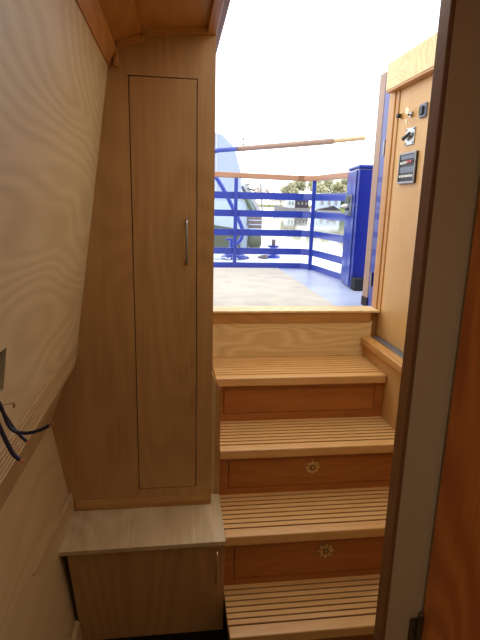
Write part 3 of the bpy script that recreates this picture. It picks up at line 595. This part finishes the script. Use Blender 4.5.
# banks
def ground(name, poly, z, label): struct(name, MB().prism_z(poly, WZ - 0.4, z), W['bank'], label, cat='bank')
ground('far_bank', [(-300, 230), (40, 215), (60, 150), (28, 98), (30, 88), (34, 84), (60, 60), (300, 40), (600, 700), (-400, 700)], 0.75, 'grassy far bank of the canal')
# narrowboats
def narrowboat(label, x0, x1, y, dark_from, cover):
    t = thing('narrowboat', label, 'boat', ((x0 + x1) / 2, y, WZ), 'boats moored on the far bank')
    mb = MB(); rows = []
    for x, wdt, zt in ((x0, 0.1, 1.35), (x0 + 1.0, 0.8, 1.1), (x0 + 1.8, 1.0, 0.98), (x1, 1.0, 1.0)):
        rows.append([mb.bm.verts.new(p) for p in ((x, y - wdt * .7, WZ - .1), (x, y - wdt, zt), (x, y + wdt, zt), (x, y + wdt * .7, WZ - .1))])
    for A, B in zip(rows, rows[1:]):
        for i in range(4): mb.bm.faces.new((A[i], A[(i + 1) % 4], B[(i + 1) % 4], B[i]))
    mb.bm.faces.new(rows[0][::-1]); mb.bm.faces.new(rows[-1]); mb.build('hull', W['hullgrey'], t)
    c = MB().prism_y([(x0 + 1.4, 0.95), (x0 + 1.7, 2.1), (dark_from, 2.1), (dark_from, 0.95)], y - 0.8, y + 0.8).build('cover', W['cover'], t)
    for k in range(3):
        xx = x0 + 1.9 + k * 0.45
        if xx + 0.3 < dark_from: bx(xx, xx + 0.28, y - 0.83, y - 0.795, 1.35, 1.85).build('window', W['darkglass'], c)
    c = MB().prism_y([(dark_from, 0.95), (dark_from + 0.05, 2.15), (x1 - 0.25, 2.15), (x1 - 0.2, 0.95)], y - 0.82, y + 0.82).build('cabin', W['dark'], t)
    for k in range(3):
        xx = dark_from + 0.4 + k * 0.55
        if xx + .2 < x1: bx(xx, xx + 0.2, y - 0.85, y - 0.815, 1.45, 1.75).build('window', W['hullgrey'], c)
narrowboat('grey-hulled narrowboat with white cover and dark cabin on the far bank', 13.6, 18.6, 70, 16.4, True)
# pale boathouse and dark tent-like boat in front of it
bh = thing('boathouse', 'pale boathouse behind the railing post on the far bank', 'building', (26, 88, 0.7))
bx(24.4, 28.6, 86, 90, 0.7, 2.9).build('wall', W['hullwhite'], bh)
MB().prism_x([(85.8, 2.9), (88, 3.5), (90.2, 2.9)], 24.2, 28.8).build('roof', W['cover'], bh)
for k in range(3): bx(25.0 + k * 1.25, 25.5 + k * 1.25, 85.93, 86.0, 1.5, 2.3).build('window', W['hullgrey'], bh)
tb = thing('covered_boat', 'low dark boat under a peaked cover near the reeds', 'boat', (21.3, 70, WZ))
MB().prism_y([(19.7, WZ), (19.5, 0.75), (23.3, 0.75), (22.9, WZ)], 69, 71).build('hull', W['hullgrey'], tb)
MB().prism_y([(19.8, 0.75), (20.6, 1.02), (21.7, 1.22), (22.0, 1.42), (22.5, 1.1), (23.2, 0.75)], 69.1, 70.9).build('cover', W['dark'], tb)
rd = MB()
for i in range(900):
    x = random.uniform(22.5, 27); y = random.uniform(72, 76); h = random.uniform(0.4, 1.1)
    a = random.uniform(-.15, .15); v = [rd.bm.verts.new(p) for p in ((x, y, WZ - .05), (x + 0.05, y + .03, WZ - .05), (x + a, y, WZ + h))]; rd.bm.faces.new(v)
rd = rd.build('reed_bed', W['reed']); tag(rd, 'pale green reeds at the water beside the locker', 'reeds', None, 'stuff')
# trees
def tree(label, x, y, h, rad, mt, n, seed, leaf=0.28, zb=0.75, name='bankside_tree', low=0.12):
    rnd = random.Random(seed)
    t = thing(name, label, 'tree', (x, y, zb), 'trees on the far bank')
    mb = MB().tube([(x, y, zb - .05), (x + rnd.uniform(-.1, .1), y, zb + h * 0.45), (x, y, zb + h * 0.8)], [0.16, 0.11, 0.04], 7)
    for i in range(7):
        a = i * 0.9 + rnd.random(); z0 = zb + h * (0.25 + 0.07 * i); e = (x + math.cos(a) * rad * .75, y + math.sin(a) * rad * .75, z0 + h * 0.28)
        mb.tube([(x, y, z0), e], [0.06, 0.02], 5)
    mb.build('trunk', W['bark'], t)
    lf = MB(); blobs = []
    for i in range(14):
        a = rnd.uniform(0, 6.28); rr = rad * 0.65 * math.sqrt(rnd.random()); blobs.append((x + rr * math.cos(a), y + rr * math.sin(a), zb + h * rnd.uniform(low + .15, 0.85), rad * rnd.uniform(.3, .5)))
    for i in range(n):
        bx_, by, bz, br = blobs[i % 14]
        d_ = Vector((rnd.gauss(0, 1), rnd.gauss(0, 1), rnd.gauss(0, 1))).normalized() * br * rnd.uniform(.6, 1)
        p = Vector((bx_, by, bz)) + d_; u = Vector((rnd.gauss(0, 1), rnd.gauss(0, 1), rnd.gauss(0, 1))).normalized(); v_ = u.orthogonal().normalized()
        lf.bm.faces.new([lf.bm.verts.new(q) for q in (p - u * leaf, p + v_ * leaf * .6, p + u * leaf, p - v_ * leaf * .6)])
    lf.build('foliage', mt, t)
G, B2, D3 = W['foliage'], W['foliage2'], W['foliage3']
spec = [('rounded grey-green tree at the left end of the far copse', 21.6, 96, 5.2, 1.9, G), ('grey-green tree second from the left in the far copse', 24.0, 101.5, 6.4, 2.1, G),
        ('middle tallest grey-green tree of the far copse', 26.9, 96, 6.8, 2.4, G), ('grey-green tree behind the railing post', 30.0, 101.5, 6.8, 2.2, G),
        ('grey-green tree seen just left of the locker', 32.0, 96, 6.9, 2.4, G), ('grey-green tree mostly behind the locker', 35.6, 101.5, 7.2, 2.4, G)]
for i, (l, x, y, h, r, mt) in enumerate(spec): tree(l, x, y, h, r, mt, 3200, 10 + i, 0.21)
spec = [('dark evergreen bush beside the pale boathouse', 30.5, 90, 2.6, 1.3, D3), ('dark evergreen bush nearest the locker', 32.6, 89, 2.8, 1.4, D3)]
for i, (l, x, y, h, r, mt) in enumerate(spec): tree(l, x, y, h, r, mt, 900, 30 + i, 0.22, name='evergreen_bush', low=-0.05)
spec = [('tall bare pale-brown tree farthest left on the horizon', 36.0, 225, 10.5, 4.0, B2), ('bare brown tree right of the tallest one on the horizon', 42.0, 228, 8.0, 3.6, B2),
        ('low bare brown tree behind the cruiser windscreen', 30.0, 230, 7.0, 3.5, B2), ('low bare brown tree left of the grey copse', 48.0, 232, 6.0, 3.4, B2), ('low bare brown tree between horizon trees and copse', 54.0, 232, 6.0, 3.4, B2)]
for i, (l, x, y, h, r, mt) in enumerate(spec): tree(l, x, y, h, r, mt, 500, 50 + i, 0.35)
